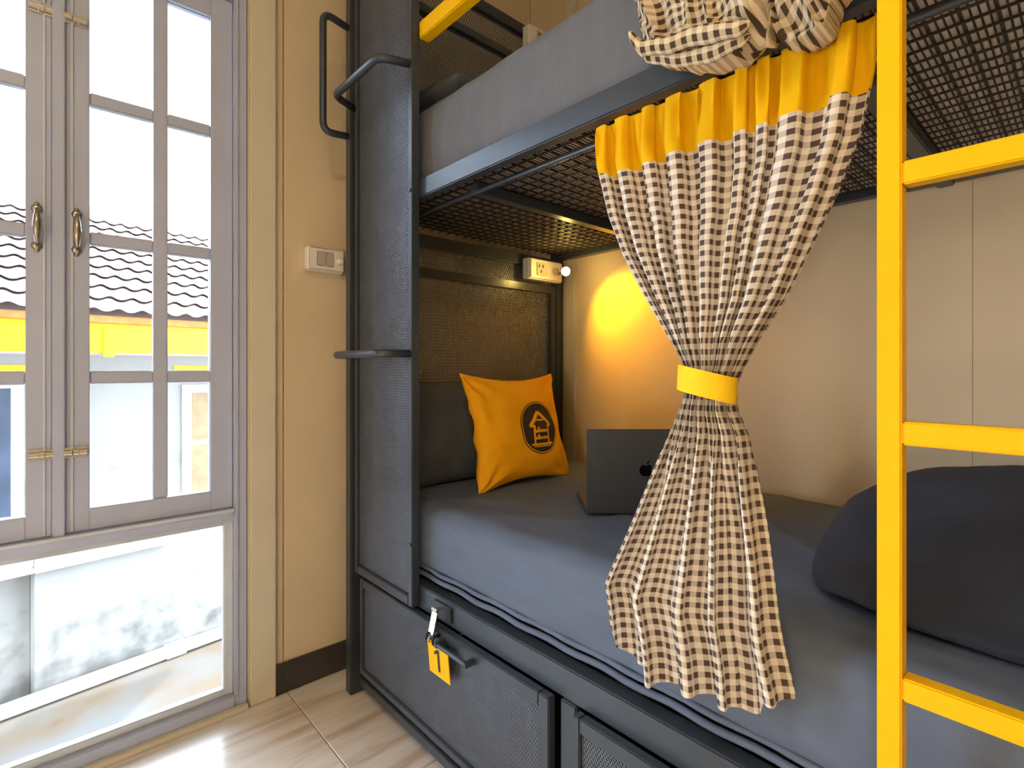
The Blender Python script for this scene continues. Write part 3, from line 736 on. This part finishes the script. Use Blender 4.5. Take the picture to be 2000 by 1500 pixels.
for i in range(9):
    row = []; zz = 1.0545 + .040 * i / 8
    for j in range(48):
        t = 2 * math.pi * j / 48; cyy, rx, ry = .4105, .038, .0455
        row.append((.7815 + rx * math.cos(t) * (1 + .02 * math.sin(3 * t)), cyy + ry * math.sin(t) - .002 * (i / 8), zz + .010 * (math.sin(t)) - .004 * math.cos(t)))
    tb.append(row)
MB().grid(tb, True).build('tie_band', M['tie'], ct, smooth=True, label='plain yellow tie band')

# ------------------------------------------------------------------ bundled curtain over the upper rail
bu = empty('bundled_curtain', (.77, .36, 1.56), 'crumpled checked curtain bundle draped over the upper bunk rail', 'curtain')
BY = [.528, .512, .484, .433, .387, .330, .311, .305, .297, .270, .239, .225, .190]
BZ = [1.700, 1.640, 1.600, 1.576, 1.566, 1.556, 1.560, 1.585, 1.556, 1.545, 1.542, 1.575, 1.600]
def lump(y0, y1, zt, rx, seed, name, zmul=1.0, nu=150, nt=110):
    P, U = [], []
    for i in range(nu + 1):
        u = i / nu; y = y0 + (y1 - y0) * u; zb = interp(y, BY, BZ); row = []
        edge = max(.05, 1 - abs(2 * u - 1) ** 6) ** .5
        for j in range(nt + 1):
            t = math.pi * 2 * j / nt
            c, s_ = math.cos(t), math.sin(t)
            z = (zb + zt) / 2 - (zt - zb) / 2 * math.copysign(abs(c) ** .7, c)
            x = .775 - rx * edge * math.copysign(abs(s_) ** .7, s_) * (1 - .25 * (1 + c) / 2)
            q = Vector((y * 9 + seed, z * 5, s_))
            f = math.sin(y * 62 + 5 * noise.noise(Vector((y * 6, z * 6, seed))) * 1.2) * .5
            low = sstep(zb + .11, zb + .02, z)
            rd = math.sin((z - zb) * 210 + 3 * noise.noise(Vector((y * 8, z * 3, seed + 3))))
            rg = 1 - abs(noise.noise(Vector((y * 15 + seed, z * 8 + 2 * noise.noise(q), s_ * .6)))) * 2.2
            d = (max(0, rg) ** 2 * .018 + noise.noise(q * 1.4) * .028 + f * .012 * (1 - low) + rd * .006 * low + noise.noise(q * 3.2) * .008)
            k = math.copysign(1, s_) if abs(s_) > .05 else s_ * 20
            row.append(Vector((x - d * k * edge, y + .012 * noise.noise(Vector((z * 9, y * 9, seed))), z)))
            an_ = .7 * noise.noise(Vector((y * 5 + seed, z * 4, 3))); U.append((y * 1.15 + an_ * (z - 1.7) * .6 + .03 * noise.noise(q), z * 1.1 - an_ * (y - .35) * .6 + .04 * noise.noise(q * 1.2)))
        P.append(row)
    m = MB(); m.grid(P); return m.build(name, M['checkup'], bu, smooth=True, uvs=U, fix=False)
lump(.522, .304, 2.02, .066, 1.7, 'cloth_fold'); lump(.318, .185, 1.98, .052, 6.1, 'cloth_fold')
# rolled hems along its lower edge
for r0, dz, dx, a, b in ((.011, .012, .060, .508, .312), (.010, -.004, .046, .492, .318)):
    Pt = []; U = []
    for i in range(61):
        y = a + (b - a) * i / 60; zb = interp(y, BY, BZ) + dz + .004 * noise.noise(Vector((y * 22, dz, 1))); x = .775 - dx + .006 * noise.noise(Vector((y * 16, dz, 5)))
        tp = max(.02, 1 - abs(2 * i / 60 - 1) ** 8) ** .5; r1 = r0 * tp * (1 + .35 * noise.noise(Vector((y * 25, dz, 8)))); zb += .010 * noise.noise(Vector((y * 11, dz * 90, 2)))
        Pt.append([(x + r1 * .9 * math.cos(2 * math.pi * k / 12), y, zb + r1 * 1.25 * math.sin(2 * math.pi * k / 12)) for k in range(12)])
        U += [(y, .4 + k * .006) for k in range(12)]
    m = MB(); m.grid(Pt, True); m.build('rolled_hem', M['checkup'], bu, smooth=True, uvs=U, fix=False)
# supporting guard rail of the upper bunk inside the bundle
box('guard_rail', M['metal'], bed, XF - .002, XF + .024, YE + .04, .60, 1.90, 1.93, .002)

# ------------------------------------------------------------------ outside
def stained(name, c1, c2, c3, sc=1.3):
    m = bpy.data.materials.new(name); m.use_nodes = True; nt = m.node_tree; N = nt.nodes; L = nt.links
    p = N['Principled BSDF']; p.inputs['Roughness'].default_value = .85
    tc = N.new('ShaderNodeTexCoord'); n = N.new('ShaderNodeTexNoise'); n.inputs['Scale'].default_value = sc; n.inputs['Detail'].default_value = 8
    L.new(tc.outputs['Object'], n.inputs['Vector']); rp = N.new('ShaderNodeValToRGB'); e = rp.color_ramp.elements
    e[0].position = .30; e[0].color = c1; e[1].position = .58; e[1].color = c3; x = e.new(.40); x.color = c2
    L.new(n.outputs['Fac'], rp.inputs[0]); L.new(rp.outputs[0], p.inputs['Base Color']); return m
M['ground'] = stained('stained_concrete', lin(98, 64, 40), lin(122, 104, 84), lin(124, 120, 116))
M['hwall'] = stained('weathered_white_wall', lin(70, 68, 64), lin(150, 147, 142), lin(166, 163, 158), .9)
def grimy_wall():
    m = stained('weathered_white_wall', lin(96, 93, 88), lin(146, 143, 138), lin(158, 155, 150), .9)
    nt = m.node_tree; N = nt.nodes; L = nt.links; p = N['Principled BSDF']; src = p.inputs['Base Color'].links[0].from_socket
    tc = N.new('ShaderNodeTexCoord'); sp = N.new('ShaderNodeSeparateXYZ'); L.new(tc.outputs['Object'], sp.inputs[0])
    n = N.new('ShaderNodeTexNoise'); n.inputs['Scale'].default_value = 5; n.inputs['Detail'].default_value = 8; L.new(tc.outputs['Object'], n.inputs['Vector'])
    mr = N.new('ShaderNodeMapRange'); mr.inputs[1].default_value = .0; mr.inputs[2].default_value = .75; mr.inputs[3].default_value = .22; mr.inputs[4].default_value = -.10
    L.new(sp.outputs[2], mr.inputs[0]); ad = N.new('ShaderNodeMath'); ad.operation = 'ADD'; L.new(n.outputs['Fac'], ad.inputs[0]); L.new(mr.outputs[0], ad.inputs[1])
    rp = N.new('ShaderNodeValToRGB'); rp.color_ramp.elements[0].position = .52; rp.color_ramp.elements[0].color = (0, 0, 0, 1); rp.color_ramp.elements[1].position = .78; rp.color_ramp.elements[1].color = (1, 1, 1, 1)
    L.new(ad.outputs[0], rp.inputs[0]); mx = N.new('ShaderNodeMix'); mx.data_type = 'RGBA'; L.new(rp.outputs[0], mx.inputs['Factor']); L.new(src, mx.inputs['A'])
    mx.inputs['B'].default_value = lin(104, 102, 98); L.new(mx.outputs['Result'], p.inputs['Base Color']); return m
M['hwall'] = grimy_wall()
M['hyel'] = mat('yellow_fascia', lin(255, 214, 0), .5, nscale=3, namt=.05)
M['roof'] = mat('clay_roof_tile', lin(206, 190, 184), .7, nscale=6, namt=.12)
M['roofend'] = mat('orange_tile_end', lin(200, 120, 60), .8, nscale=20, namt=.2)
M['soffit'] = mat('soffit', lin(210, 190, 182), .8)
M['pipe'] = mat('white_pipe', lin(225, 222, 214), .5, namt=.05)
M['blind'] = mat('tan_blind', lin(150, 128, 96), .8, nscale=14, namt=.15)
M['dglass'] = mat('blue_grey_pane', lin(70, 80, 96), .25, nscale=4, namt=.25)
gr = box('ground', M['ground'], None, -8, 10, WY + .14, 5.9, -1.62, -1.5, 0); tag(gr, kind='structure')
hs_ = empty('neighbour_house', (0, 5.50, -1.5), 'white house across the alley with yellow fascia and tiled roof', 'house', rz=math.atan2(.1457, .9895), local=True)
def hbx(name, m, *a, bevel=.004, **k): return box(name, M[m], hs_, *a, bevel, **k)
hbx('house_wall', 'hwall', .0, 4.2, 0, .25, 0, 2.75); hbx('house_wall', 'hwall', -3.0, .0, .14, .39, 0, 1.05); hbx('house_wall', 'hwall', -3.0, .0, .0, .25, 1.05, 2.75)
hbx('wall_ledge', 'pipe', .0, .88, -.06, 0, 1.02, 1.08); hbx('wall_ledge', 'pipe', -3.0, .0, -.04, .14, 1.02, 1.05)
hbx('wall_band', 'hyel', -3.0, .0, -.012, .0, 2.575, 2.62); hbx('wall_band', 'hyel', .95, 4.2, -.012, .0, 2.575, 2.62)
hbx('soffit', 'soffit', -3.0, 4.2, -.55, .0, 2.70, 2.72); hbx('fascia', 'hyel', -3.0, 4.2, -.58, -.55, 2.71, 2.93)
hbx('gutter_clip', 'hyel', .30, .37, -.60, -.58, 2.68, 2.90)
MB().tube([(-3.0, -.07, .06), (.93, -.07, .06)], .055, 14).build('drain_pipe', M['pipe'], hs_, smooth=True)
MB().tube([(.93, -.07, .06), (4.2, -.07, .06)], .055, 14).build('drain_pipe', M['pipe'], hs_, smooth=True)
MB().tube([(.87, -.07, .06), (1.02, -.07, .06)], .066, 14).build('pipe_coupling', M['pipe'], hs_, smooth=True)
def hwindow(s0, s1, z0, z1, pane, cols, rows):
    f = hbx('window', 'pipe', s0, s1, -.03, .02, z0, z1, bevel=.003)
    w = (s1 - s0 - .10) / cols; hh = (z1 - z0 - .10) / rows
    for i in range(cols):
        for j in range(rows):
            box('pane', M[pane], f, s0 + .05 + i * w + .025, s0 + .05 + (i + 1) * w - .025, -.036, -.029, z0 + .05 + j * hh + .025, z0 + .05 + (j + 1) * hh - .025, 0)
hwindow(1.02, 1.82, 1.36, 2.44, 'blind', 2, 2); hwindow(-1.10, -.06, 1.40, 2.52, 'dglass', 1, 1)
# roof
slope = math.radians(26.5); TW, TL_ = .30, .262
tm = MB(); nn = 18
rowA, rowB, rowC, rowD = [], [], [], []
for i in range(nn + 1):
    x = TW * i / nn; zz = .022 * math.sin(2 * math.pi * 2 * i / nn) ** 1 if False else .026 * (.5 - .5 * math.cos(2 * math.pi * 2 * i / nn)) ** 1.3
    rowA.append((x, 0, zz + .040)); rowB.append((x, TL_ + .03, zz + .002)); rowC.append((x, 0.002, zz + .029)); rowD.append((x, .06, zz + .020))
tm.grid([rowB, rowA]); tm.grid([rowA, rowC]); tm.grid([rowC, rowD])
rot = Matrix.Rotation(slope, 4, 'X')
first = None
for r in range(11):
    for c in range(-6, 10):
        if first is None:
            first = tm.build('roof_tile', M['roof'], hs_, fix=False); o = first
        else:
            o = first.copy(); COL.objects.link(o)
        o.rotation_euler = (slope, 0, 0)
        o.location = (c * TW, -.66 + r * TL_ * math.cos(slope), 2.985 + r * TL_ * math.sin(slope))
hbx('eave_board', 'roofend', -3.0, 4.2, -.62, -.58, 2.93, 2.985)
yb, zb_ = -.66 + 11 * TL_ * math.cos(slope), 2.985 + 11 * TL_ * math.sin(slope)
for k in range(-4, 8):
    MB().tube([(k * .42, yb + .04, zb_ + .03), (k * .42 + .44, yb + .04, zb_ + .045)], [.085, .10], 14).build('ridge_tile', M['roof'], hs_, smooth=True)
bk = MB(); bk.add([(-3, -.6, 2.96), (4.2, -.6, 2.96), (4.2, yb, zb_ - .03), (-3, yb, zb_ - .03), (-3, .2, 2.72), (4.2, .2, 2.72), (4.2, yb + .1, 2.72), (-3, yb + .1, 2.72)],
           [(0, 1, 2, 3), (0, 4, 5, 1), (3, 2, 6, 7), (4, 7, 6, 5), (0, 3, 7, 4), (1, 5, 6, 2)]); bk.build('roof_deck', M['soffit'], hs_)
